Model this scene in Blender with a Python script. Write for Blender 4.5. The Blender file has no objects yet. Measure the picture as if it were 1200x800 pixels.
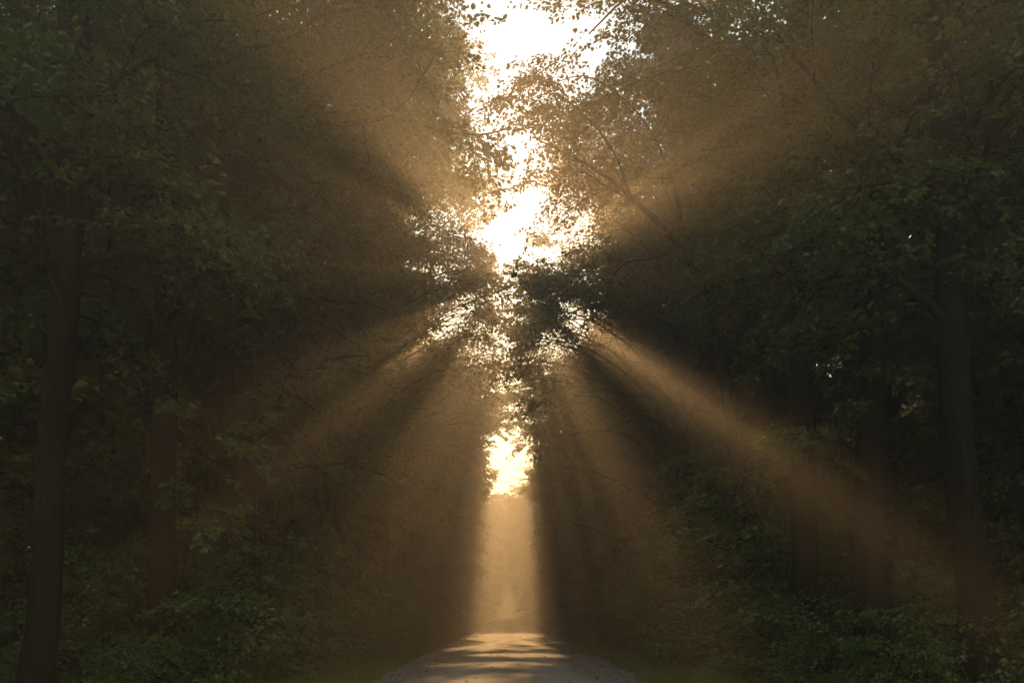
import bpy, math, random
import numpy as np
from mathutils import Vector

PI = math.pi
SC = bpy.context.scene
COL = SC.collection
CAM_H = 1.1
SUN_EL = math.radians(21.7)
SUN_AZ = math.radians(0.35)          # from +Y towards +X
SUN_D = np.array([math.sin(SUN_AZ)*math.cos(SUN_EL), math.cos(SUN_AZ)*math.cos(SUN_EL), math.sin(SUN_EL)])

def ground_z(x, y):
    """The forest floor: a road bed that swells gently, the verges a little lower and uneven."""
    x = np.asarray(x, float); y = np.asarray(y, float)
    z = 0.05*np.sin(y/17.0+0.9) * np.clip((y-25)/30, 0, 1) + 0.15*np.exp(-((y-150)/40)**2)
    ax = np.abs(x)
    off = np.clip((ax-2.3)/2.2, 0, 1)
    z = z - 0.10*off*off*(3-2*off)
    z = z + np.clip((ax-4.0)/8, 0, 1)*(0.12*np.sin(x*0.7+y*0.31)+0.10*np.sin(y*0.53-x*0.4)) + np.clip((ax-6)/30, 0, 1)*1.2
    return z

# ------------------------------------------------------------------ materials
def newmat(name):
    m = bpy.data.materials.new(name); m.use_nodes = True
    nt = m.node_tree; nt.nodes.clear()
    out = nt.nodes.new('ShaderNodeOutputMaterial')
    return m, nt, out

def N(nt, t, **kw):
    n = nt.nodes.new(t)
    for k, v in kw.items():
        if k in n.inputs: n.inputs[k].default_value = v
        else: setattr(n, k, v)
    return n

def ramp(nt, stops):
    r = nt.nodes.new('ShaderNodeValToRGB')
    e = r.color_ramp.elements
    while len(e) < len(stops): e.new(0.5)
    for q, (p, c) in zip(e, stops):
        q.position = p; q.color = (*c, 1)
    return r

def leaf_mat(name, dark, light, trans, gloss=0.5):
    m, nt, out = newmat(name)
    at = N(nt, 'ShaderNodeAttribute', attribute_name='tint')
    cr = ramp(nt, [(0.0, dark), (1.0, light)])
    nt.links.new(at.outputs['Fac'], cr.inputs[0])
    p = N(nt, 'ShaderNodeBsdfPrincipled', Roughness=0.42)
    p.inputs['Specular IOR Level'].default_value = gloss
    nt.links.new(cr.outputs[0], p.inputs['Base Color'])
    tl = nt.nodes.new('ShaderNodeBsdfTranslucent')
    mx = nt.nodes.new('ShaderNodeMix'); mx.data_type = 'RGBA'; mx.blend_type = 'MULTIPLY'
    mx.inputs['Factor'].default_value = 1.0
    nt.links.new(cr.outputs[0], mx.inputs[6]); mx.inputs[7].default_value = (*trans, 1)
    nt.links.new(mx.outputs[2], tl.inputs['Color'])
    ms = N(nt, 'ShaderNodeMixShader', Fac=0.45)
    nt.links.new(p.outputs[0], ms.inputs[1]); nt.links.new(tl.outputs[0], ms.inputs[2])
    nt.links.new(ms.outputs[0], out.inputs['Surface'])
    return m

def bark_mat(name, c0, c1, moss=0.0):
    m, nt, out = newmat(name)
    tc = nt.nodes.new('ShaderNodeTexCoord')
    mp = N(nt, 'ShaderNodeMapping'); mp.inputs['Scale'].default_value = (13, 13, 1.5)
    nt.links.new(tc.outputs['Object'], mp.inputs[0])
    n1 = N(nt, 'ShaderNodeTexNoise', Scale=1.6, Detail=7, Roughness=0.65)
    nt.links.new(mp.outputs[0], n1.inputs['Vector'])
    v = N(nt, 'ShaderNodeTexVoronoi', Scale=1.3, feature='DISTANCE_TO_EDGE')
    nt.links.new(mp.outputs[0], v.inputs['Vector'])
    n2 = N(nt, 'ShaderNodeTexNoise', Scale=1.1, Detail=3)
    nt.links.new(tc.outputs['Object'], n2.inputs['Vector'])
    mul = N(nt, 'ShaderNodeMath', operation='MULTIPLY_ADD'); mul.inputs[1].default_value = 0.8
    nt.links.new(v.outputs['Distance'], mul.inputs[0]); nt.links.new(n1.outputs[0], mul.inputs[2])
    cr = ramp(nt, [(0.35, c0), (0.85, c1)])
    nt.links.new(mul.outputs[0], cr.inputs[0])
    mr = ramp(nt, [(0.52, (0, 0, 0)), (0.68, (moss, moss, moss))])
    nt.links.new(n2.outputs[0], mr.inputs[0])
    mix = nt.nodes.new('ShaderNodeMix'); mix.data_type = 'RGBA'
    nt.links.new(mr.outputs[0], mix.inputs['Factor'])
    nt.links.new(cr.outputs[0], mix.inputs[6]); mix.inputs[7].default_value = (0.022, 0.028, 0.012, 1)
    p = N(nt, 'ShaderNodeBsdfPrincipled', Roughness=1.0)
    p.inputs['Specular IOR Level'].default_value = 0.06
    nt.links.new(mix.outputs[2], p.inputs['Base Color'])
    b = N(nt, 'ShaderNodeBump', Strength=0.9, Distance=0.04)
    nt.links.new(mul.outputs[0], b.inputs['Height']); nt.links.new(b.outputs[0], p.inputs['Normal'])
    nt.links.new(p.outputs[0], out.inputs['Surface'])
    return m

M_BARK = bark_mat('bark_oak', (0.005, 0.004, 0.0035), (0.020, 0.017, 0.014), 0.2)
M_BARK2 = bark_mat('bark_beech', (0.006, 0.005, 0.0045), (0.026, 0.022, 0.018), 0.2)
LEAF = [leaf_mat('leaf_deep', (0.040, 0.074, 0.022), (0.090, 0.140, 0.038), (1.5, 1.25, 0.5)),
        leaf_mat('leaf_olive', (0.060, 0.082, 0.018), (0.120, 0.145, 0.032), (1.6, 1.2, 0.45)),
        leaf_mat('leaf_amber', (0.080, 0.078, 0.016), (0.145, 0.125, 0.028), (1.6, 1.1, 0.4)),  # autumn yellow, with some orange sunlight put into the leaf colour
        leaf_mat('leaf_understory', (0.048, 0.084, 0.024), (0.105, 0.150, 0.040), (1.4, 1.25, 0.5))]
M_LITTER = leaf_mat('dry_leaf', (0.060, 0.040, 0.020), (0.170, 0.115, 0.050), (1.2, 1.0, 0.7), 0.3)
M_GRASS = leaf_mat('grass_blades', (0.080, 0.105, 0.026), (0.160, 0.175, 0.055), (1.3, 1.2, 0.6), 0.3)

# ------------------------------------------------------------------ mesh helpers
class Tubes:
    """Collects tapering tubes; build() links them as one mesh object."""
    def __init__(self): self.V = []; self.F = []; self.n = 0
    def add(self, pts, rad, sides=6, wob=0.0, rng=None, flare=None):
        pts = np.asarray(pts, float); rad = np.asarray(rad, float); k = len(pts)
        t = np.gradient(pts, axis=0); t /= np.linalg.norm(t, axis=1)[:, None]+1e-9
        ref = np.array([0, 0, 1.0]) if abs(t[:, 2]).mean() < 0.8 else np.array([1.0, 0, 0])
        u = np.cross(t, ref); u /= np.linalg.norm(u, axis=1)[:, None]+1e-9
        w = np.cross(t, u)
        a = np.arange(sides)*2*PI/sides
        R = np.repeat(rad[:, None], sides, 1)
        if wob and rng is not None:
            R = R*(1+wob*(rng.random((k, sides))-0.5)+wob*0.8*np.sin(a*3+rng.random()*6)[None, :])
        if flare is not None: R = R*flare(np.arange(k), a)
        P = pts[:, None, :]+R[:, :, None]*(np.cos(a)[None, :, None]*u[:, None, :]+np.sin(a)[None, :, None]*w[:, None, :])
        self.V.append(P.reshape(-1, 3))
        i = np.arange(k-1)[:, None]*sides; j = np.arange(sides)[None, :]; j2 = (j+1) % sides
        f = np.stack([i+j, i+j2, i+sides+j2, i+sides+j], -1).reshape(-1, 4)+self.n
        self.F.append(f); self.n += k*sides
    def build(self, name, mat, parent=None, origin=(0, 0, 0)):
        V = np.concatenate(self.V)-np.asarray(origin, float); F = np.concatenate(self.F)
        return quad_mesh(name, V, F, mat, parent, smooth=True)

def quad_mesh(name, V, F, mat, parent=None, tint=None, smooth=False):
    me = bpy.data.meshes.new(name)
    me.vertices.add(len(V)); me.vertices.foreach_set('co', np.ascontiguousarray(V, np.float32).ravel())
    k = F.shape[1]
    me.loops.add(F.size); me.loops.foreach_set('vertex_index', np.ascontiguousarray(F, np.int32).ravel())
    me.polygons.add(len(F)); me.polygons.foreach_set('loop_start', np.arange(0, F.size, k, dtype=np.int32))
    me.polygons.foreach_set('use_smooth', np.full(len(F), smooth))
    if tint is not None:
        at = me.attributes.new('tint', 'FLOAT', 'FACE'); at.data.foreach_set('value', np.ascontiguousarray(tint, np.float32))
    me.update(calc_edges=True)
    me.materials.append(mat)
    o = bpy.data.objects.new(name, me); COL.objects.link(o)
    if parent is not None: o.parent = parent
    return o

def nrm(a): return a/(np.linalg.norm(a, axis=-1, keepdims=True)+1e-9)

def leaves_mesh(name, P, D, U, L, W, tint, mat, parent=None, origin=(0, 0, 0), fine=False, fold=0.25):
    """One mesh of leaf blades: base P, direction D, up U, length L, width W."""
    P = P-np.asarray(origin, float)
    D = nrm(D); S = nrm(np.cross(D, U)); U = np.cross(S, D)
    L = L[:, None]; W = W[:, None]; n = len(P)
    if fine:
        f = fold*W
        v = np.stack([P, P+D*L*.28+S*W*.48+U*f, P+D*L*.68+S*W*.40+U*f, P+D*L-U*L*.08, P+D*L*.68-S*W*.40+U*f, P+D*L*.28-S*W*.48+U*f], 1).reshape(-1, 3)
        b = np.arange(n)[:, None]*6
        F = np.concatenate([b+np.array([[0, 3, 2, 1]]), b+np.array([[0, 5, 4, 3]])])
        tint = np.concatenate([tint, tint])
    else:
        v = np.stack([P, P+D*L*.45+S*W*.5+U*fold*W, P+D*L, P+D*L*.45-S*W*.5+U*fold*W], 1).reshape(-1, 3)
        F = np.arange(n)[:, None]*4+np.array([[0, 1, 2, 3]])
    return quad_mesh(name, v, F, mat, parent, tint)

def thing(name, label, cat, loc, group=None, rz=0.0):
    o = bpy.data.objects.new(name, None); COL.objects.link(o)
    o.empty_display_size = 0.3
    o.location = loc; o.rotation_euler = (0, 0, rz); o['label'] = label; o['category'] = cat
    if group: o['group'] = group
    return o

def dup(root, loc, rz, sc, label):
    r = root.copy(); COL.objects.link(r); r.location = loc; r.rotation_euler = (0, 0, rz); r.scale = (sc, sc, sc); r['label'] = label
    for ch in list(root.children):
        c = ch.copy(); COL.objects.link(c); c.parent = r
    return r

# ------------------------------------------------------------------ light lanes
# Openings cut through the leaves along the sun's direction to shape the light beams.
# (angle in degrees round the sun direction: 0 = to the right, 90 = up; half width; nearest and farthest offset in m; kept share)
LANES = [(-146, 23, 1.5, 5.6, 0.0), (-32, 22, 1.6, 5.2, 0.0), (-121, 27, 1.8, 5.4, 0.08), (-60, 27, 1.8, 5.4, 0.08),
         (150, 28, 1.8, 4.2, 0.2), (32, 27, 1.7, 4.0, 0.05), (180, 22, 1.8, 4.2, 0.1), (0, 20, 1.8, 3.6, 0.2)]
def lane_keep(P, rng):
    y = P[:, 1]; a = P[:, 0]-y*math.tan(SUN_AZ); b = (P[:, 2]-CAM_H-y*math.tan(SUN_EL))*math.cos(SUN_EL)
    r = np.hypot(a, b); ph = np.degrees(np.arctan2(b, a))
    keep = np.ones(len(P), bool)
    u = rng.random(len(P))
    for c, hw, r0, r1, k in LANES:
        d = np.abs((ph-c+180) % 360-180)
        inside = (d < hw) & (r > r0+.6*rng.random(len(P))) & (r < r1+rng.random(len(P))) & (y > 26)
        keep &= ~inside | (u < k+(1-k)*(d/hw)**2.2)
    return keep

# ------------------------------------------------------------------ trees
class Foliage:
    def __init__(self): self.o = []; self.d = []; self.l = []; self.free = []; self.own = False
    def spray(self, o, d, l): self.o.append(o); self.d.append(d); self.l.append(l); self.free.append(self.own)

def sprays_to_leaves(fo, rng, per, size, droop=0.18, spread=0.30):
    """Each spray is a flat twig with alternate leaves, hanging a little at the tip."""
    O = np.array(fo.o); Dv = nrm(np.array(fo.d)); Ln = np.array(fo.l)
    n = len(O)
    up = np.tile(np.array([0, 0, 1.0]), (n, 1))+rng.normal(0, 0.16, (n, 3))
    S = nrm(np.cross(Dv, up)); U = np.cross(S, Dv)
    k = per
    t = rng.random((n, k)); sd = np.where(rng.random((n, k)) < .5, -1.0, 1.0)
    lat = sd*np.abs(rng.random((n, k)))*spread*Ln[:, None]*(1.15-t)*1.2
    P = O[:, None, :]+Dv[:, None, :]*(t*Ln[:, None])[..., None]+S[:, None, :]*lat[..., None]
    P = P-np.array([0, 0, 1.0])*(droop*(t**2)*Ln[:, None]+0.25*droop*np.abs(lat))[..., None]
    P = P+rng.normal(0, 0.035, P.shape)*np.array([1, 1, 1.2])
    LD = Dv[:, None, :]*0.7+S[:, None, :]*(sd*0.9)[..., None]+rng.normal(0, 0.35, P.shape)-np.array([0, 0, 0.22])
    LU = U[:, None, :]+rng.normal(0, 0.42, P.shape)
    L = size*(0.6+0.75*rng.random((n, k)))
    W = L*(0.62+0.26*rng.random((n, k)))
    clump = np.repeat(rng.random((n, 1))*0.55, k, 1)
    T = np.clip(clump+rng.random((n, k))*0.45, 0, 1)
    return [q.reshape(-1, 3) for q in (P, LD, LU)]+[q.ravel() for q in (L, W, T)]

def interp(pts, s):
    pts = np.asarray(pts, float); k = len(pts)-1
    x = min(max(s, 0), .9999)*k; i = int(x); return pts[i]+(pts[i+1]-pts[i])*(x-i), nrm(pts[i+1]-pts[i])

def smooth_path(pts, n):
    """Catmull-Rom through the given points."""
    p = np.asarray(pts, float); p = np.vstack([2*p[0]-p[1], p, 2*p[-1]-p[-2]])
    out = []
    m = len(p)-3
    for s in np.linspace(0, m, n):
        i = min(int(s), m-1); t = s-i
        a, b, c, d = p[i:i+4]
        out.append(0.5*(2*b+(c-a)*t+(2*a-5*b+4*c-d)*t*t+(3*b-a-3*c+d)*t**3))
    return np.array(out)

def furnish(limb, r0, tb, fo, rng, step=0.5, sec=0.46, start=0.22, spl=1.0, flat=0.8, vz=.32, clear=None, twigs=False, dens=1.0):
    """Side branches and leaf sprays along a limb."""
    limb = np.asarray(limb); ln = np.linalg.norm(np.diff(limb, axis=0), axis=1).sum()
    m = max(3, int(ln*(1-start)/step)); sg = 1
    for i in range(m):
        s = start+(1-start)*(i+rng.random()*.7)/m
        p, d = interp(limb, s); sg = -sg
        hz = np.array([d[0], d[1], 0.0]); hz = nrm(hz) if np.linalg.norm(hz) > 0.15 else np.array([math.cos(i*2.4), math.sin(i*2.4), 0])
        side = np.array([-hz[1], hz[0], 0])*sg
        a = math.radians(38+28*rng.random())
        q = nrm(hz*math.cos(a)+side*math.sin(a)+np.array([0, 0, flat*(rng.random()-.25)]))
        bl = (sec*ln*(1.12-s)*(0.7+.6*rng.random())+0.45)
        pts = [p]
        for j in range(1, 5):
            q = nrm(q+rng.normal(0, .13, 3)-np.array([0, 0, .035*j]))
            pts.append(pts[-1]+q*bl/4)
        pts = np.array(pts)
        if clear is not None:
            ok = clear(pts); c = int(np.argmin(ok)) if not ok.all() else 5
            if c < 2: continue
            pts = pts[:c]
        rr = max(0.006, r0*(1-.85*s)*.45)
        tb.add(pts, np.linspace(rr, 0.004, len(pts)), 4)
        nb = max(3, int(bl/0.20*dens)); sd = 1
        for j in range(nb):
            ss = 0.12+.88*(j+rng.random()*.6)/nb; sd = -sd
            pp, dd = interp(pts, ss)
            sv = np.array([-dd[1], dd[0], 0])*sd
            a2 = math.radians(30+35*rng.random())
            fd = nrm(dd*math.cos(a2)+sv*math.sin(a2)+np.array([0, 0, vz*rng.normal()]))
            l = spl*(0.55+.6*rng.random())
            fo.spray(pp, fd, l)
            if twigs: tb.add([pp, pp+fd*l*.5-np.array([0, 0, .03*l]), pp+fd*l*.95-np.array([0, 0, .16*l])], [.006, .004, .002], 3)
        fo.spray(pts[-1], nrm(pts[-1]-pts[-2]), spl)
    fo.spray(limb[-1], nrm(limb[-1]-limb[-2]), spl)

def tree(name, label, cat, trunk, radii, crown0, nl, reach, seed, leaf=0, size=.1, per=34, group=None, limbs=(), clearx=None, fine=False,
         bark=M_BARK, split_limbs=True, step=.5, droopy=0.0, cullrng=True, dens=1.0, sides=12, pitch=42, flare=True, low=None, twigs=False):
    """trunk: world points from the base up; limbs: extra hand-placed limbs as (points, radius)."""
    rng = np.random.default_rng(seed)
    base = np.array(trunk[0], float)
    root = thing(name, label, cat, tuple(base), group)
    n = max(14, int((trunk[-1][2]-base[2])*1.4))
    tp = smooth_path(trunk, n); tp += np.vstack([np.zeros(3), rng.normal(0, .018, (n-1, 3))*np.array([1, 1, 0])])
    rs = np.interp(np.linspace(0, 1, n), np.linspace(0, 1, len(radii)), radii)
    tb = Tubes()
    zz = tp[:, 2]-base[2]
    ph = rng.random()*6
    fl = (lambda k, a: 1+np.exp(-np.clip(zz, 0, 9)/.45)[k][:, None]*(.35+.28*np.sin(a*5+ph)+.16*np.sin(a*3+ph*2))[None, :]) if flare else None
    # sink the foot into the soil
    tp0 = np.vstack([tp[0]-np.array([0, 0, .35]), tp]); zz = np.concatenate([[0], zz]); rs0 = np.concatenate([[rs[0]*1.1], rs])
    tb.add(tp0, rs0, sides, .05, rng, fl)
    fo = Foliage()
    H = tp[-1, 2]-base[2]
    clear = None
    if clearx is not None:
        clear = lambda p: np.abs(p[:, 0]) > clearx(p)
    limb_sets = []
    for pts, r in limbs:
        sp = smooth_path(pts, max(7, len(pts)*3)); limb_sets.append((sp, r, False))
    az0 = rng.random()*6.28
    for i in range(nl):
        f = (i+.5*rng.random())/nl
        h = crown0+(H-crown0)*f**1.05
        s = h/H
        p, d = interp(tp, s)
        az = az0+i*2.39996+rng.normal(0, .25)
        prof = math.sin(PI*min(1, .22+.78*f))**.7 if f < .8 else (1-f)*2.6+.35
        ln = max(.9, reach*prof*(.75+.5*rng.random()))
        pt = math.radians(pitch*(1-droopy*(1-f))+ (25*f)+rng.normal(0, 7))
        q = np.array([math.cos(az)*math.cos(pt), math.sin(az)*math.cos(pt), math.sin(pt)])
        pts = [p]
        for j in range(8):
            q = nrm(q+rng.normal(0, .12, 3)-np.array([0, 0, .05+.028*j*(1-f)]))
            pts.append(pts[-1]+q*ln/8)
        pts = np.array(pts)
        if clear is not None:
            ok = clear(pts); c = int(np.argmin(ok)) if not ok.all() else len(pts)
            if c < 4: continue
            pts = pts[:c]
        rr = np.interp(s, np.linspace(0, 1, len(rs)), rs)*(.30+.18*rng.random())
        limb_sets.append((pts, max(rr, .012), True))
    if low:
        pass
    for pts, r, auto in limb_sets:
        lt = Tubes() if split_limbs else tb
        lt.add(pts, np.linspace(r, max(.006, r*.12), len(pts)), 7 if split_limbs else 5, .06, rng)
        fo.own = not auto
        furnish(pts, r, lt, fo, rng, step=step, clear=clear if auto else None, dens=dens, start=.2 if auto else .25, twigs=twigs, spl=.42 if r < .021 else 1.0, sec=.2 if r < .021 else .46)
        if split_limbs: lt.build('limb', bark, root, base)
    # leader
    p, d = interp(tp, .97); fo.spray(p, np.array([.1, .1, 1.0]), .8)
    tb.build('trunk', bark, root, base)
    P, LD, LU, L, W, T = sprays_to_leaves(fo, rng, per, size)
    own = np.repeat(np.array(fo.free), per)
    k = (P[:, 2] > ground_z(P[:, 0], P[:, 1])+.05) & (lane_keep(P, rng) | (own & (base[1] < 21)))
    if clearx is not None: k &= own | (np.abs(P[:, 0]) > clearx(P)-.35*rng.random(len(P))-.1)
    P, LD, LU, L, W, T = P[k], LD[k], LU[k], L[k], W[k], T[k]
    leaves_mesh('crown', P, LD, LU, L, W, T, LEAF[leaf], root, base, fine)
    STAT[0] += len(P)
    return root
STAT = [0]

def px(x, y, D):
    """A point of the place at distance D along the road (survey notes were taken as sight-lines on a 1200 x 800 plan)."""
    return ((x-596)*D/1000.0, D, CAM_H+(720-y)*D/1000.0)

def stand(x, D):
    X = (x-596)*D/1000.0
    return (X, D, float(ground_z(X, D)))

def clear_road(right):
    """How close to the road's middle line crowns come: open above the near road, closed overhead further on, a tunnel below."""
    a, b = (1.5, .95) if not right else (.95, .55)
    def f(p):
        y, z = p[:, 1], p[:, 2]
        hi = np.interp(y, [20, 28, 36, 52, 60, 64, 76, 200], [a, b, .45*b, .15, .3, 2.5, 2.7, 2.2])
        lo = np.interp(y, [20, 60, 200], [2.7, 3.2, 3.6])
        return lo+(hi-lo)*np.clip((z-4)/11, 0, 1)
    return f
def clear_side(lo, hi, z0=5.0, z1=9.0):
    return lambda p: lo+(hi-lo)*np.clip((p[:, 2]-z0)/(z1-z0), 0, 1)
#@@TREES
# ---- the trees one can tell apart, left of the road
def top(p, dx, dz, dy=0.0): return (p[0]+dx, p[1]+dy, p[2]+dz)
D = 12.0
tp = [stand(40, D), px(48, 760, D), px(66, 500, D), px(80, 300, D), px(95, 80, D)]; tp.append(top(tp[-1], .25, 8.5))
tree('oak_tree', 'nearest thick dark oak leaning in towards the road, left edge of the photo', 'tree', tp, [.24, .21, .19, .175, .16, .06], 8.8, 14, 3.9, 11,
     0, .085, 42, limbs=[([px(105, 200, D), px(125, 208, D), px(142, 216, D-.4), px(170, 222, D-1), px(215, 250, D-1.6)], .045),
                         ([px(82, 235, D), px(60, 180, D+.3), px(36, 150, D+.5), px(0, 150, D+.6)], .05)], fine=True, clearx=clear_side(3.4, 3.0), twigs=True)
D = 14.0
tp = [stand(187, D), px(189, 700, D), px(192, 500, D), px(195, 300, D), px(195, 120, D)]; tp.append(top(tp[-1], .1, 9.5))
tree('oak_tree', 'straight dark oak whose long limb stretches level over the road', 'tree', tp, [.235, .215, .2, .19, .18, .06], 9.2, 15, 4.0, 12,
     0, .085, 42, limbs=[([px(198, 165, D), px(225, 155, D+.2), px(280, 150, D+.5), px(340, 139, D+.8), px(400, 146, D+1), px(460, 138, D+1.3), px(510, 152, D+1.5), px(560, 158, D+1.7), px(600, 150, D+1.9)], .085),
                         ([px(204, 315, D), px(222, 308, D), px(245, 300, D+.2), px(272, 272, D+.5)], .06),
                         ([px(188, 478, D), px(222, 492, D-.4), px(262, 522, D-.8), px(300, 546, D-1.2)], .02), ([px(190, 596, D), px(226, 604, D-.4), px(268, 618, D-.9)], .016),
                         ([px(200, 90, D), px(250, 75, D+.5), px(300, 55, D+1), px(345, 44, D+1.2), px(375, 18, D+1.4), px(425, 10, D+1.8), px(470, 5, D+2.2)], .075)], fine=True, clearx=clear_side(3.4, 3.2), twigs=True)
D = 24.0
tp = [stand(312, D), px(311, 600, D), px(309, 450, D), px(306, 320, D), px(300, 150, D)]; tp.append(top(tp[-1], -.3, 8))
tree('beech_tree', 'slim straight beech on the left, behind and road side of the straight oak', 'tree', tp, [.24, .22, .2, .18, .15, .05], 8.2, 24, 4.8, 13,
     1, .105, 36, bark=M_BARK2, clearx=clear_side(3.2, 2.3), limbs=[([px(306, 345, D), px(330, 330, D+.4), px(380, 310, D+.8), px(430, 305, D+1.2), px(480, 300, D+2)], .06)])
D = 20.0
tp = [stand(14, D), px(18, 500, D), px(24, 350, D), px(28, 180, D)]; tp.append(top(tp[-1], .2, 7))
tree('beech_tree', 'thin dim beech behind the thick leaning oak at far left', 'tree', tp, [.2, .17, .15, .13, .05], 7.5, 16, 4.4, 14, 0, .11, 34, bark=M_BARK2)
D = 33.0
tp = [stand(248, D), px(250, 620, D), px(258, 500, D), px(268, 380, D)]; tp.append(top(tp[-1], .5, 12))
tree('beech_tree', 'faint narrow beech seen between the straight oak and the slim beech', 'tree', tp, [.19, .17, .15, .13, .05], 7.5, 20, 4.6, 15, 1, .12, 34, bark=M_BARK2, split_limbs=False)
# ---- right of the road
D = 15.0
tp = [stand(946, D), px(944, 700, D), px(941, 500, D), px(938, 300, D), px(937, 180, D), px(936, 100, D)]; tp.append(top(tp[-1], .2, 10))
tree('oak_tree', 'straight oak that forks high up with a heavy limb bent towards the road', 'tree', tp, [.27, .235, .215, .2, .21, .17, .05], 9.4, 15, 4.0, 21,
     1, .085, 42, limbs=[([px(932, 120, D), px(918, 100, D-.2), px(900, 86, D-.2), px(860, 66, D), px(820, 40, D+.3), px(785, 8, D+.8), px(740, -5, D+1.6), px(690, 40, D+2.4)], .11),
                         ([px(943, 560, D), px(965, 545, D-.5), px(992, 548, D-1.1)], .018),
                         ([px(940, 300, D), px(952, 292, D-.4), px(990, 280, D-1), px(1010, 270, D-1.6)], .03)], fine=True, clearx=clear_side(3.4, 3.0), twigs=True)
D = 14.0
tp = [stand(1026, D), px(1022, 700, D), px(1018, 500, D), px(1017, 300, D), px(1015, 80, D)]; tp.append(top(tp[-1], -.1, 10))
tree('oak_tree', 'thickest upright oak with ridged bark between the forked oak and the leaning oak', 'tree', tp, [.3, .26, .235, .215, .2, .06], 9.2, 14, 3.9, 22,
     0, .085, 42, fine=True, clearx=clear_side(3.4, 3.0), limbs=[([px(1019, 520, D), px(985, 508, D-.5), px(948, 516, D-1.1)], .018), ([px(1018, 455, D), px(1046, 440, D-.4), px(1080, 446, D-1)], .018),
                         ([px(1012, 250, D), px(985, 235, D-.5), px(940, 235, D-1), px(890, 262, D-1.5)], .05)], twigs=True)
D = 12.0
tp = [stand(1158, D), px(1148, 740, D), px(1124, 520, D), px(1112, 300, D), px(1103, 80, D)]; tp.append(top(tp[-1], -.25, 8.5))
tree('oak_tree', 'dark oak with a curving trunk that leans in from the right edge of the photo', 'tree', tp, [.27, .235, .215, .195, .175, .06], 8.8, 14, 3.9, 23,
     0, .085, 42, limbs=[([px(1105, 195, D), px(1090, 206, D), px(1060, 212, D-.3), px(1020, 218, D-.8), px(960, 250, D-1.2)], .05),
                         ([px(1120, 195, D), px(1140, 185, D), px(1165, 160, D+.2), px(1190, 130, D+.3)], .04)], fine=True, clearx=clear_side(3.4, 3.0), twigs=True)
D = 21.0
tp = [stand(1190, D), px(1186, 500, D), px(1176, 300, D), px(1168, 160, D)]; tp.append(top(tp[-1], -.2, 7))
tree('beech_tree', 'thin dim beech behind the curving oak at far right', 'tree', tp, [.22, .19, .16, .13, .05], 7.8, 16, 4.4, 24, 0, .11, 34, bark=M_BARK2)
D = 18.0
tp = [stand(888, D), px(880, 690, D), px(868, 600, D), px(852, 480, D), px(838, 380, D), px(831, 345, D), px(815, 318, D), px(797, 290, D), px(772, 260, D), px(738, 228, D), px(700, 200, D+.4), px(655, 176, D+.8), px(625, 160, D+1.2)]
tree('slender_tree', 'slender leaning tree whose forked stem arches over the road', 'tree', tp, [.17, .15, .13, .12, .11, .10, .085, .07, .05, .035, .02, .01], 60, 0, 3, 25,
     2, .08, 38, limbs=[([px(832, 350, D), px(838, 320, D+.2), px(842, 290, D+.4), px(855, 240, D+.8), px(880, 180, D+1)], .06),
                         ([px(772, 260, D), px(735, 232, D+.3), px(715, 222, D+.5), px(690, 205, D+.7), px(665, 200, D+1), px(640, 205, D+1.4)], .03),
                         ([px(797, 292, D), px(768, 302, D-.2), px(735, 308, D-.2), px(718, 325, D), px(708, 360, D+.2)], .022),
                         ([px(738, 228, D), px(720, 180, D+.5), px(690, 140, D+.8), px(650, 110, D+1), px(610, 120, D+1.2)], .03),
                         ([px(815, 318, D), px(800, 260, D+.5), px(780, 190, D+1), px(745, 130, D+1.3), px(690, 90, D+1.6), px(640, 100, D+1.8)], .05)], fine=True, sides=9, twigs=True)
D = 25.0
tp = [stand(884, D), px(878, 600, D), px(870, 450, D), px(864, 380, D), px(858, 250, D)]; tp.append(top(tp[-1], -.4, 8))
tree('beech_tree', 'upright shadowy beech just behind the slender leaning tree', 'tree', tp, [.24, .2, .19, .18, .15, .05], 9, 20, 4.6, 26, 2, .105, 36, bark=M_BARK2, clearx=clear_side(3.2, 2.0))
D = 38.0
tp = [stand(826, D), px(825, 600, D), px(820, 520, D), px(812, 420, D)]; tp.append(top(tp[-1], -.6, 11))
tree('beech_tree', 'short looking hazy beech trunk left of the slender leaning tree', 'tree', tp, [.24, .22, .2, .17, .05], 8, 22, 4.8, 27, 1, .12, 34, bark=M_BARK2, split_limbs=False)
D = 42.0
tp = [stand(760, D), px(757, 600, D), px(754, 520, D), px(750, 430, D)]; tp.append(top(tp[-1], -.3, 11))
tree('beech_tree', 'hazy beech with an amber lit crown on the right side of the road', 'tree', tp, [.27, .24, .2, .17, .05], 8, 24, 4.8, 28, 2, .125, 34, bark=M_BARK2, split_limbs=False, clearx=clear_side(2.6, 1.6))

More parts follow.
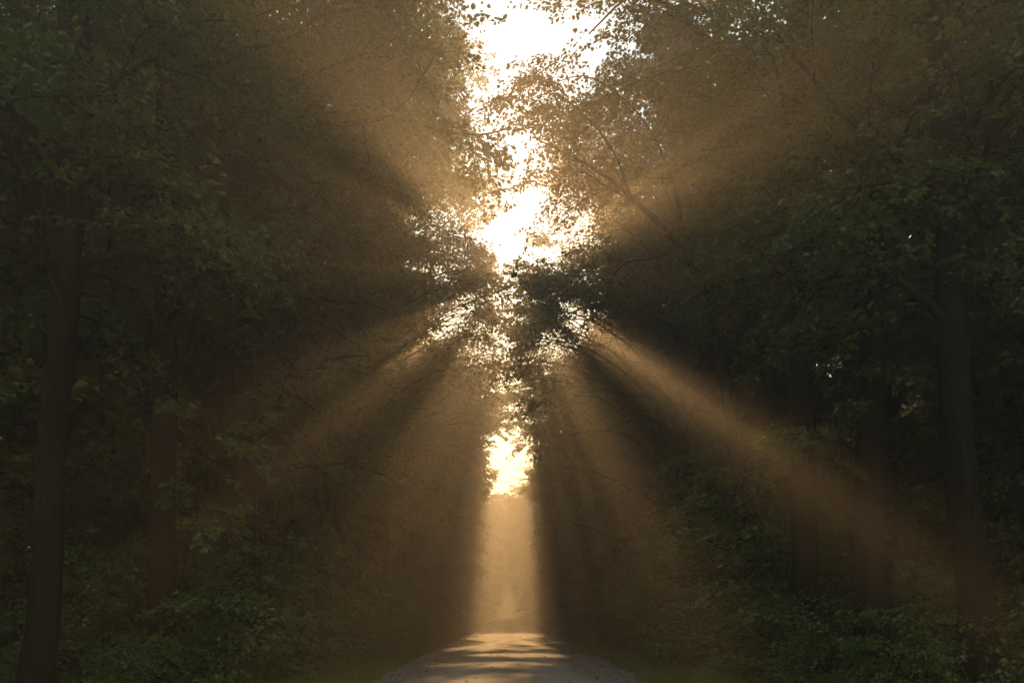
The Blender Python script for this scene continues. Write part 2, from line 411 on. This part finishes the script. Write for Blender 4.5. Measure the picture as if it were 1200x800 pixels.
# ---- the rows along the road and the wood behind them
rng = np.random.default_rng(5)
taken = [(-6.6, 12), (-5.7, 14), (-6.8, 24), (-11.6, 20), (-11.5, 33), (5.2, 15), (6, 14), (6.7, 12), (12.5, 21), (5.2, 18), (7.2, 25), (8.7, 38), (6.9, 42)]
def free(x, y, d):
    return all(math.hypot(x-a, y-b) > d for a, b in taken)
def plain_tree(x, y, seed, h, label, group, c0, leaf, size, per, reach, nl, cx, name='beech_tree', dens=1.0, step=.62, arch=False):
    r = np.random.default_rng(seed)
    z = float(ground_z(x, y)); s = -np.sign(x)
    tp = [(x, y, z)]
    lean = s*(.25+.5*r.random())
    for k in range(1, 6):
        f = k/5; tp.append((x+lean*f*f*1.6+r.normal(0, .12), y+r.normal(0, .15), z+h*f))
    r0 = .15+.011*h+.06*r.random()
    taken.append((x, y))
    if cx is not None:
        f0 = .7+.7*r.random() if y > 40 else .85+.3*r.random(); cx0 = cx
        cx = lambda p: cx0(p)*f0*(1+.22*np.sin(p[:, 2]*1.3+y))
    lim = []
    if arch:
        for q in range(2):
            h0 = 11+2*r.random(); e = 13.5+3.5*r.random(); yo = r.normal(0, .8); xe = -s*(.2+.9*r.random())
            xm = x+lean*.3
            lim.append(([(xm, y, z+h0), (xm*.75, y+yo*.3, z+h0+(e-h0)*.55), (xm*.4+xe*.3, y+yo*.7, z+e-.4), (xe, y+yo, z+e)], .07))
    if 79 < y < 90:  # limbs added across the far road to keep sunlight out of it
        for q in range(4):
            e = 7.5+1.6*q+r.random(); h0 = e-2.5-r.random(); yo = r.normal(0, .6); xe = -s*(.1+.7*r.random())
            lim.append(([(x, y, z+h0), (x*.7+xe*.3, y+yo*.4, z+h0+(e-h0)*.6), (x*.35+xe*.65, y+yo*.8, z+e-.3), (xe, y+yo, z+e)], .06))
    if 38 < y < 61 and abs(x) < 8:
        for q in range(2):
            h0 = 2.4+4.5*r.random(); e = h0+.2+.9*r.random(); yo = r.normal(0, .8); xe = np.sign(x)*(1.9+1.1*r.random())
            lim.append(([(x, y, z+h0), (x*.75+xe*.25, y+yo*.4, z+h0+(e-h0)*.8), (x*.35+xe*.65, y+yo*.8, z+e), (xe, y+yo, z+e-.25)], .035))
    if 27 < y < 49 and abs(x) < 8:  # boughs added to block the sun from the air near the camera
        for q in range(4):
            e = (12.6+5.0*(q+r.random())/4)*y/40; h0 = e-3.2-r.random(); yo = r.normal(0, .6)
            xe = (-1.3 if x < 0 else 1.0)*(.85+.3*r.random())*y/40
            xm = x+lean*.3
            lim.append(([(xm, y, z+h0), (xm*.7+xe*.3, y+yo*.4, z+h0+(e-h0)*.6), (xm*.35+xe*.65, y+yo*.8, z+e-.3), (xe, y+yo, z+e)], .06))
    return tree(name, label, 'tree', tp, [r0, r0*.85, r0*.7, r0*.52, r0*.32, .04], c0, nl, reach, seed, leaf, size, per, group, limbs=lim, clearx=cx, split_limbs=False,
                sides=8, step=step, dens=dens, bark=M_BARK2 if r.random() < .6 else M_BARK)
def where(x, y):
    side = 'left' if x < 0 else 'right'
    return side
for side in (-1, 1):
    sn = 'left' if side < 0 else 'right'
    y = 19.0
    i = 0
    while y < 78:
        x = side*(4.9+1.2*rng.random()+.01*y)
        if free(x, y, 2.6):
            cx = clear_road(side > 0)
            far = y > 48
            lab = ('leafy beech of the first row along the %s verge, crown in the light beams' if not far else 'mist softened beech of the first row far down the %s verge') % sn
            plain_tree(x, y, 100+int(y*7)+side, (19+4*rng.random()) if y < 43 else (16.5+2*rng.random()) if y < 59 else (12.5+2*rng.random()), lab, 'first row of trees on the %s verge' % sn if not far else 'first row far down the %s verge' % sn, 3.8 if not far else 3.2, [1, 2, 1, 0][i % 4] if side > 0 else [1, 1, 0, 2][i % 4], .118 if not far else .16, 44, 6.0, 38, cx, arch=(48 < y < 61))
            i += 1
        y += 3.7+1.7*rng.random()
    # second and third rows
    for row, (x0, x1, ys, ye, st) in enumerate([(8.5, 12, 16, 70, 6.5), (13.5, 19, 18, 60, 7)]):
        y = ys+2*rng.random()
        while y < ye:
            x = side*(x0+(x1-x0)*rng.random())
            if free(x, y, 2.8):
                rn = ['second', 'third'][row]
                plain_tree(x, y, 500+int(y*9)+side*3+row*71, (17+5*rng.random()) if y < 42 else (13+3*rng.random()), 'shaded tree of the %s row in the dark wood on the %s' % (rn, sn), '%s row of trees in the wood on the %s' % (rn, sn), 3.2, [0, 1][int(rng.random()*2)], .185, 34, 5.0, 30, None, step=.58)
            y += st*(0.8+.4*rng.random())

# far avenue: a few grown kinds, copied
FAR = []
for k in range(5):
    FAR.append(plain_tree([-5.8, 5.6, -6.0, 5.9, 9.5][k], [80, 82, 87, 88, 92][k], 900+k, 13.5+k*.5, 'x', 'x', 2.6, [1, 2, 1, 1, 0][k], .2, 26, 5.2, 34, [clear_side(3.2, .45, 5, 15), clear_side(3.2, .4, 5, 15), clear_side(3.2, .3, 4, 14), clear_side(3.2, .3, 4, 14), None][k], dens=.9, step=.75))
FARLAB = 'pale tree fading into bright mist, far avenue on the %s of the road'
for k, o in enumerate(FAR):
    sn = 'left' if o.location.x < 0 else 'right'
    o['label'] = FARLAB % sn; o['group'] = 'far avenue trees on the %s in the mist' % sn
for side in (-1, 1):
    sn = 'left' if side < 0 else 'right'
    y = 92.0
    i = 0
    while y < 335:
        x = side*(4.9+.9*rng.random()+.004*(y-90))
        src = FAR[0 if y < 125 else 2] if side < 0 else FAR[1 if y < 125 else 3]
        o = dup(src, (x, y, float(ground_z(x, y))), rng.normal(0, .25), .9+.25*rng.random(), FARLAB % sn)
        o['group'] = 'far avenue trees on the %s in the mist' % sn
        i += 1; y += (5+2.5*rng.random())*(1 if y < 170 else 1.5)
    for q in range(12):
        x = side*(9.5+8*rng.random()); y = 66+9*q+3*rng.random()
        if free(x, y, 3):
            o = dup(FAR[4], (x, y, float(ground_z(x, y))), rng.random()*6.28, .85+.3*rng.random(), 'dim tree in the misty wood well behind the far avenue on the %s' % sn)
            o['group'] = 'trees in the misty wood behind the far avenue on the %s' % sn

#@@UNDER
# ---- saplings with layered sprays, grown once per kind and then copied
def sapling(seed, h, label, leaf, size=.085, per=20, nl=11, reach=1.5):
    r = np.random.default_rng(seed)
    root = thing('sapling', label, 'sapling', (0, 0, 0))
    tp = [np.zeros(3)]
    for k in range(1, 6): tp.append(np.array([r.normal(0, .07)*k*.6, r.normal(0, .07)*k*.6, h*k/5]))
    tp = smooth_path(tp, 16)
    tb = Tubes(); tb.add(np.vstack([tp[0]-[0, 0, .2], tp]), np.linspace(.012+.007*h, .005, 17), 6)
    fo = Foliage()
    for i in range(nl):
        f = (i+.6*r.random())/nl
        p, d = interp(tp, .12+.86*f)
        az = i*2.4+r.normal(0, .3); ln = reach*(1.1-.75*f)*(.7+.6*r.random())
        q = np.array([math.cos(az), math.sin(az), .28]); pts = [p]
        for j in range(6):
            q = nrm(q+r.normal(0, .10, 3)-np.array([0, 0, .09])); pts.append(pts[-1]+q*ln/6)
        pts = np.array(pts)
        tb.add(pts, np.linspace(.012, .003, 7), 4)
        furnish(pts, .01, tb, fo, r, step=.26, sec=.38, start=.15, spl=.45, flat=.1, vz=.1, twigs=True)
    tb.build('stem', M_BARK2, root)
    P, LD, LU, L, W, T = sprays_to_leaves(fo, r, per, size, droop=.25, spread=.36)
    k = P[:, 2] > .04
    leaves_mesh('foliage', P[k], LD[k], LU[k], L[k], W[k], T[k], LEAF[leaf], root, fine=True)
    STAT[0] += int(k.sum())
    return root
SAP = [sapling(301, 4.6, 'x', 3, nl=15, reach=1.9), sapling(302, 3.4, 'x', 3, nl=12, reach=1.6), sapling(303, 5.6, 'x', 1, nl=16, reach=2.0), sapling(304, 2.5, 'x', 3, nl=10, reach=1.35), sapling(305, 1.5, 'x', 3, .075, 18, 9, 1.0)]
used = [False]*5
def put(kind, x, y, rz, sc, label, group, name=None):
    z = float(ground_z(x, y))
    if not used[kind]:
        o = SAP[kind]; used[kind] = True
        o.location = (x, y, z); o.rotation_euler = (0, 0, rz); o.scale = (sc, sc, sc); o['label'] = label
    else:
        o = dup(SAP[kind], (x, y, z), rz, sc, label)
    o['group'] = group
    if name: o.name = name; o['category'] = name
    return o
rng = np.random.default_rng(8)
near_spots = [(-4.5, 13.4, 4, 'bushy little sapling at the foot of the straight oak beside the left verge'), (-7.6, 16.0, 3, 'small sapling filling the gap between the two dark oaks on the left'),
              (-7.2, 18.5, 1, 'sapling behind the straight oak on the left'), (4.6, 20.5, 3, 'sapling with level sprays behind the slender leaning tree'),
              (6.1, 12.6, 4, 'low sapling in front of the thickest upright oak'), (4.4, 14.2, 4, 'small sapling in front of the forked oak'),
              (7.7, 15.5, 3, 'sapling with wide sprays between the thickest oak and the curving oak'), (-7.9, 10.8, 4, 'dark low sapling beside the leaning oak at the left edge'),
              (7.6, 11.6, 4, 'dark low sapling beside the curving oak at the right edge')]
for x, y, k, lab in near_spots:
    put(k, x, y, rng.random()*6.28, .9+.25*rng.random(), lab, 'saplings among the near oaks')
for side in (-1, 1):
    sn = 'left' if side < 0 else 'right'
    for q in range(30):
        y = 16.5+1.55*q+rng.random(); x = side*(4.5+.8*rng.random()+.008*y)
        k = [1, 3, 0, 3, 1, 4][q % 6]
        put(k, x, y, rng.random()*6.28, .8+.45*rng.random(), 'leafy sapling of the undergrowth that edges the %s verge' % sn, 'saplings edging the %s verge' % sn)
    for q in range(34):
        y = 17+1.7*q+rng.random(); x = side*(6.3+6.5*rng.random()+.03*y)
        k = [0, 2, 1, 2][q % 4]
        put(k, x, y, rng.random()*6.28, .9+.45*rng.random(), 'shaded sapling deep among the trunks of the wood on the %s' % sn, 'shaded saplings in the wood on the %s' % sn)
    for q in range(26):
        y = 11.5+.75*q+.5*rng.random(); x = side*(3.9+.75*rng.random()+(rng.random() if y > 14 else .9))
        put(4, x, y, rng.random()*6.28, (.45+.3*rng.random()) if y < 15.5 else (.7+.5*rng.random()), 'low leafy bush at the back of the grass on the %s verge' % sn, 'low bushes along the %s verge' % sn, 'bush')
    for q in range(12):
        y = 64+6*q+2*rng.random(); x = side*(3.5+1.5*rng.random()+.008*(y-64))
        put([1, 3, 0][q % 3], x, y, rng.random()*6.28, 1.0+.4*rng.random(), 'misty sapling at the foot of the far avenue on the %s' % sn, 'misty saplings under the far avenue on the %s' % sn)

# ---- ground cover, grass and fallen leaves: nobody could count them
def cover(name, n, xr, yr, size, seed, mat, label, cat, height=.35, dens_pow=1.0):
    r = np.random.default_rng(seed)
    y = yr[0]+(yr[1]-yr[0])*r.random(n)**dens_pow
    x = (xr[0]+(xr[1]-xr[0])*r.random(n))*np.where(r.random(n) < .5, -1, 1)
    hh = height*(0.35+.65*(0.5+.5*np.sin(x*1.9+np.sin(y*1.3)*2)*np.cos(y*.9)))
    z = ground_z(x, y)+hh*r.random(n)**.7
    P = np.stack([x, y, z], 1); D = np.stack([r.normal(0, 1, n), r.normal(0, 1, n), r.normal(-.1, .25, n)], 1)
    U = np.stack([r.normal(0, .4, n), r.normal(0, .4, n), np.ones(n)], 1)
    L = size*(.6+.8*r.random(n))*np.clip(y/30, 1, 3)
    o = leaves_mesh(name, P, D, U, L, L*.6, r.random(n), mat)
    o['kind'] = 'stuff'; o['label'] = label; o['category'] = cat
    return o
cover('ground_cover', 90000, (4.0, 14), (10, 75), .075, 41, LEAF[3], 'low leafy ground cover on the forest floor behind the grass verges', 'ground cover', .42, 1.4)
def grass():
    r = np.random.default_rng(42); n = 120000
    y = 11+70*r.random(n)**1.7
    e = r.random(n)**1.3
    x = (2.36+.10*np.sin(y*1.7)+.10*np.sin(y*.6+2)+.05*r.normal(0, 1, n)+e*2.3)*np.where(r.random(n) < .5, -1, 1)
    z = ground_z(x, y)
    tall = np.clip((np.abs(x)-2.2)/1.3, .25, 1)*(.65+.5*np.sin(x*3.1+y*.8)*np.sin(y*1.9))
    h = (.05+.17*np.clip(tall, .1, 1.2)*r.random(n)**.6)
    a = r.random(n)*6.28; lean = .45*r.random(n)
    d = np.stack([np.cos(a)*lean, np.sin(a)*lean, np.ones(n)], 1)
    w = .010*np.clip(y/14, 1, 4)*(.7+.6*r.random(n))
    P = np.stack([x, y, z-.01], 1); S = np.stack([-np.sin(a), np.cos(a), np.zeros(n)], 1)
    b2 = P+d*(h*.6)[:, None]; tip = P+d*h[:, None]+np.stack([np.cos(a), np.sin(a), -.3*np.ones(n)], 1)*(h*lean*.8)[:, None]
    V = np.stack([P-S*w[:, None]*.5, P+S*w[:, None]*.5, b2+S*w[:, None]*.4, tip, b2-S*w[:, None]*.4], 1).reshape(-1, 3)
    F = np.arange(n)[:, None]*5+np.array([[0, 1, 2, 3, 4]])
    o = quad_mesh('verge_grass', V, F, M_GRASS, None, r.random(n))
    o['kind'] = 'stuff'; o['label'] = 'short olive grass along both edges of the road'; o['category'] = 'grass'
grass()
def litter():
    r = np.random.default_rng(44); n = 1500
    y = 9+45*r.random(n)**1.4; e = r.random(n)
    x = np.where(e < .93, 2.45-1.0*r.random(n)**2.2, 1.6*(2*r.random(n)-1))*np.where(r.random(n) < .5, -1, 1)
    z = ground_z(x, y)+.012+.05*(1-(x/2.4)**2)+.008+.01*r.random(n)
    a = r.random(n)*6.28
    L = .055+.05*r.random(n)
    o = leaves_mesh('fallen_leaves', np.stack([x, y, z], 1), np.stack([np.cos(a), np.sin(a), .15*r.normal(0, 1, n)], 1), np.stack([r.normal(0, .2, n), r.normal(0, .2, n), np.ones(n)], 1), L, L*.65, r.random(n), M_LITTER)
    o['kind'] = 'stuff'; o['label'] = 'dry brown leaves scattered along the edges of the road'; o['category'] = 'fallen leaves'
litter()
def far_wood():
    r = np.random.default_rng(43); n = 520000
    y = 6+220*r.random(n)**1.3; x = (15+.06*y+15*r.random(n))*np.where(r.random(n) < .5, -1, 1)
    m_ = int(n*.1); y[:m_] = 345+18*r.random(m_); x[:m_] = 26*(2*r.random(m_)-1)
    top_ = 17+3*np.sin(y*.5)+2*np.sin(x*.9+y*.2)
    z = ground_z(x, y)+top_*r.random(n)
    P = np.stack([x, y, z], 1); D = r.normal(0, 1, (n, 3)); U = r.normal(0, .6, (n, 3))+np.array([0, 0, 1])
    L = .48*(.6+.8*r.random(n))
    o = leaves_mesh('deep_woods', P, D, U, L, L*.6, r.random(n), LEAF[0])
    o['kind'] = 'stuff'; o['label'] = 'dark mass of leaves deep in the woods beyond the trunks'; o['category'] = 'woods'
far_wood()

#@@GROUND
def sheet(name, xs, ys, zoff, mat, crown=0.0, edge=None):
    X, Y = np.meshgrid(xs, ys, indexing='xy')
    if edge is not None: X = X*edge(Y)
    Z = ground_z(X, Y)+zoff+crown*(1-(X/2.4)**2)
    V = np.stack([X, Y, Z], -1).reshape(-1, 3); nx, ny = len(xs), len(ys)
    i = np.arange(ny-1)[:, None]*nx; j = np.arange(nx-1)[None, :]
    F = np.stack([i+j, i+j+1, i+nx+j+1, i+nx+j], -1).reshape(-1, 4)
    o = quad_mesh(name, V, F, mat, smooth=True); o['kind'] = 'structure'
    return o
m, nt, out = newmat('forest_soil')
tc = nt.nodes.new('ShaderNodeTexCoord')
n1 = N(nt, 'ShaderNodeTexNoise', Scale=1.3, Detail=9, Roughness=.7); nt.links.new(tc.outputs['Object'], n1.inputs['Vector'])
n2 = N(nt, 'ShaderNodeTexNoise', Scale=28, Detail=4); nt.links.new(tc.outputs['Object'], n2.inputs['Vector'])
cr = ramp(nt, [(.3, (.030, .024, .015)), (.5, (.055, .048, .024)), (.7, (.040, .050, .018))]); nt.links.new(n1.outputs[0], cr.inputs[0])
p = N(nt, 'ShaderNodeBsdfPrincipled', Roughness=.95); nt.links.new(cr.outputs[0], p.inputs['Base Color'])
b = N(nt, 'ShaderNodeBump', Strength=.8, Distance=.05); nt.links.new(n2.outputs[0], b.inputs['Height']); nt.links.new(b.outputs[0], p.inputs['Normal'])
nt.links.new(p.outputs[0], out.inputs['Surface'])
g = sheet('ground', np.concatenate([np.linspace(-78, -14, 17), np.linspace(-13.5, 13.5, 109), np.linspace(14, 78, 17)]), np.linspace(-9, 378, 388), 0, m)

m, nt, out = newmat('road_asphalt')
tc = nt.nodes.new('ShaderNodeTexCoord')
sx = nt.nodes.new('ShaderNodeSeparateXYZ'); nt.links.new(tc.outputs['Object'], sx.inputs[0])
fine = N(nt, 'ShaderNodeTexNoise', Scale=90, Detail=3, Roughness=.7); nt.links.new(tc.outputs['Object'], fine.inputs['Vector'])
mp = N(nt, 'ShaderNodeMapping'); mp.inputs['Scale'].default_value = (1.6, .16, 1); nt.links.new(tc.outputs['Object'], mp.inputs[0])
worn = N(nt, 'ShaderNodeTexNoise', Scale=1.5, Detail=5, Roughness=.6); nt.links.new(mp.outputs[0], worn.inputs['Vector'])
# two worn wheel tracks, lighter where tyres polish the stone
ab = N(nt, 'ShaderNodeMath', operation='ABSOLUTE'); nt.links.new(sx.outputs[0], ab.inputs[0])
sb = N(nt, 'ShaderNodeMath', operation='SUBTRACT'); nt.links.new(ab.outputs[0], sb.inputs[0]); sb.inputs[1].default_value = .78
a2 = N(nt, 'ShaderNodeMath', operation='ABSOLUTE'); nt.links.new(sb.outputs[0], a2.inputs[0])
ad = N(nt, 'ShaderNodeMath', operation='MULTIPLY_ADD'); nt.links.new(worn.outputs[0], ad.inputs[0]); ad.inputs[1].default_value = .9; nt.links.new(a2.outputs[0], ad.inputs[2])
cr = ramp(nt, [(.45, (.300, .272, .262)), (.85, (.240, .220, .216)), (1.0, (.190, .174, .172))]); nt.links.new(ad.outputs[0], cr.inputs[0])
fr = ramp(nt, [(.3, (.55, .55, .55)), (.75, (1.35, 1.3, 1.25))]); nt.links.new(fine.outputs[0], fr.inputs[0])
mx = nt.nodes.new('ShaderNodeMix'); mx.data_type = 'RGBA'; mx.blend_type = 'MULTIPLY'; mx.inputs['Factor'].default_value = 1
nt.links.new(cr.outputs[0], mx.inputs[6]); nt.links.new(fr.outputs[0], mx.inputs[7])
p = N(nt, 'ShaderNodeBsdfPrincipled', Roughness=.5)
p.inputs['Specular IOR Level'].default_value = .2
nt.links.new(mx.outputs[2], p.inputs['Base Color'])
rr = N(nt, 'ShaderNodeMapRange'); rr.inputs['To Min'].default_value = .7; rr.inputs['To Max'].default_value = .9
nt.links.new(worn.outputs[0], rr.inputs['Value']); nt.links.new(rr.outputs[0], p.inputs['Roughness'])
b = N(nt, 'ShaderNodeBump', Strength=.5, Distance=.012); nt.links.new(fine.outputs[0], b.inputs['Height']); nt.links.new(b.outputs[0], p.inputs['Normal'])
nt.links.new(p.outputs[0], out.inputs['Surface'])
road = sheet('road', np.linspace(-2.32, 2.32, 21), np.linspace(-8.9, 370, 758), .012, m, .05, lambda y: 1+.018*np.sin(y*1.3)+.014*np.sin(y*3.1+1)+.01*np.sin(y*6.3))

# ---- morning mist
m, nt, out = newmat('mist')
v = nt.nodes.new('ShaderNodeVolumePrincipled')
v.inputs['Color'].default_value = (.97, .95, .92, 1); v.inputs['Density'].default_value = .0068; v.inputs['Anisotropy'].default_value = .62
nt.links.new(v.outputs[0], out.inputs['Volume'])
x0, x1, y0, y1, z0, z1 = -80, 80, -10, 380, -1.6, 29
V = np.array([(x, y, z) for z in (z0, z1) for y in (y0, y1) for x in (x0, x1)], float)
F = np.array([(0, 2, 3, 1), (4, 5, 7, 6), (0, 1, 5, 4), (2, 6, 7, 3), (0, 4, 6, 2), (1, 3, 7, 5)])
hz = quad_mesh('haze', V, F, m); hz['kind'] = 'stuff'; hz['label'] = 'warm morning mist filling the whole forest road'; hz['category'] = 'mist'

# ------------------------------------------------------------------ light and camera
w = bpy.data.worlds.new('World'); SC.world = w; w.use_nodes = True
nt = w.node_tree; bg = nt.nodes['Background']
sky = nt.nodes.new('ShaderNodeTexSky'); sky.sky_type = 'NISHITA'; sky.sun_disc = False
sky.sun_elevation = SUN_EL; sky.sun_rotation = SUN_AZ
sky.air_density = 2.4; sky.dust_density = 0.0; sky.ozone_density = .8
nt.links.new(sky.outputs[0], bg.inputs[0]); bg.inputs[1].default_value = .15
sl = bpy.data.lights.new('sun', 'SUN'); sl.energy = 5.0; sl.angle = math.radians(.55); sl.color = (1.0, .56, .21)
so = bpy.data.objects.new('sun', sl); COL.objects.link(so)
so.rotation_euler = Vector(SUN_D).to_track_quat('Z', 'Y').to_euler(); so.location = tuple(SUN_D*60)
cam = bpy.data.cameras.new('camera'); cam.sensor_width = 36; cam.lens = 30; cam.clip_end = 2000
cam.shift_x = .0033; cam.shift_y = .2667
co = bpy.data.objects.new('camera', cam); COL.objects.link(co); co.location = (0, 0, CAM_H); co.rotation_euler = (PI/2, 0, 0)
SC.camera = co
SC.view_settings.view_transform = 'Standard'; SC.view_settings.look = 'None'; SC.view_settings.exposure = 0.48; SC.view_settings.gamma = 1
SC.view_settings.use_curve_mapping = False
cy = SC.cycles
cy.max_bounces = 4; cy.diffuse_bounces = 2; cy.glossy_bounces = 1; cy.transmission_bounces = 2; cy.volume_bounces = 0; cy.transparent_max_bounces = 8
cy.use_denoising = True; cy.denoiser = 'OPENIMAGEDENOISE'; cy.use_adaptive_sampling = True; cy.adaptive_threshold = .02
cy.sample_clamp_indirect = 4; cy.caustics_reflective = False; cy.caustics_refractive = False
print('LEAVES', STAT[0])
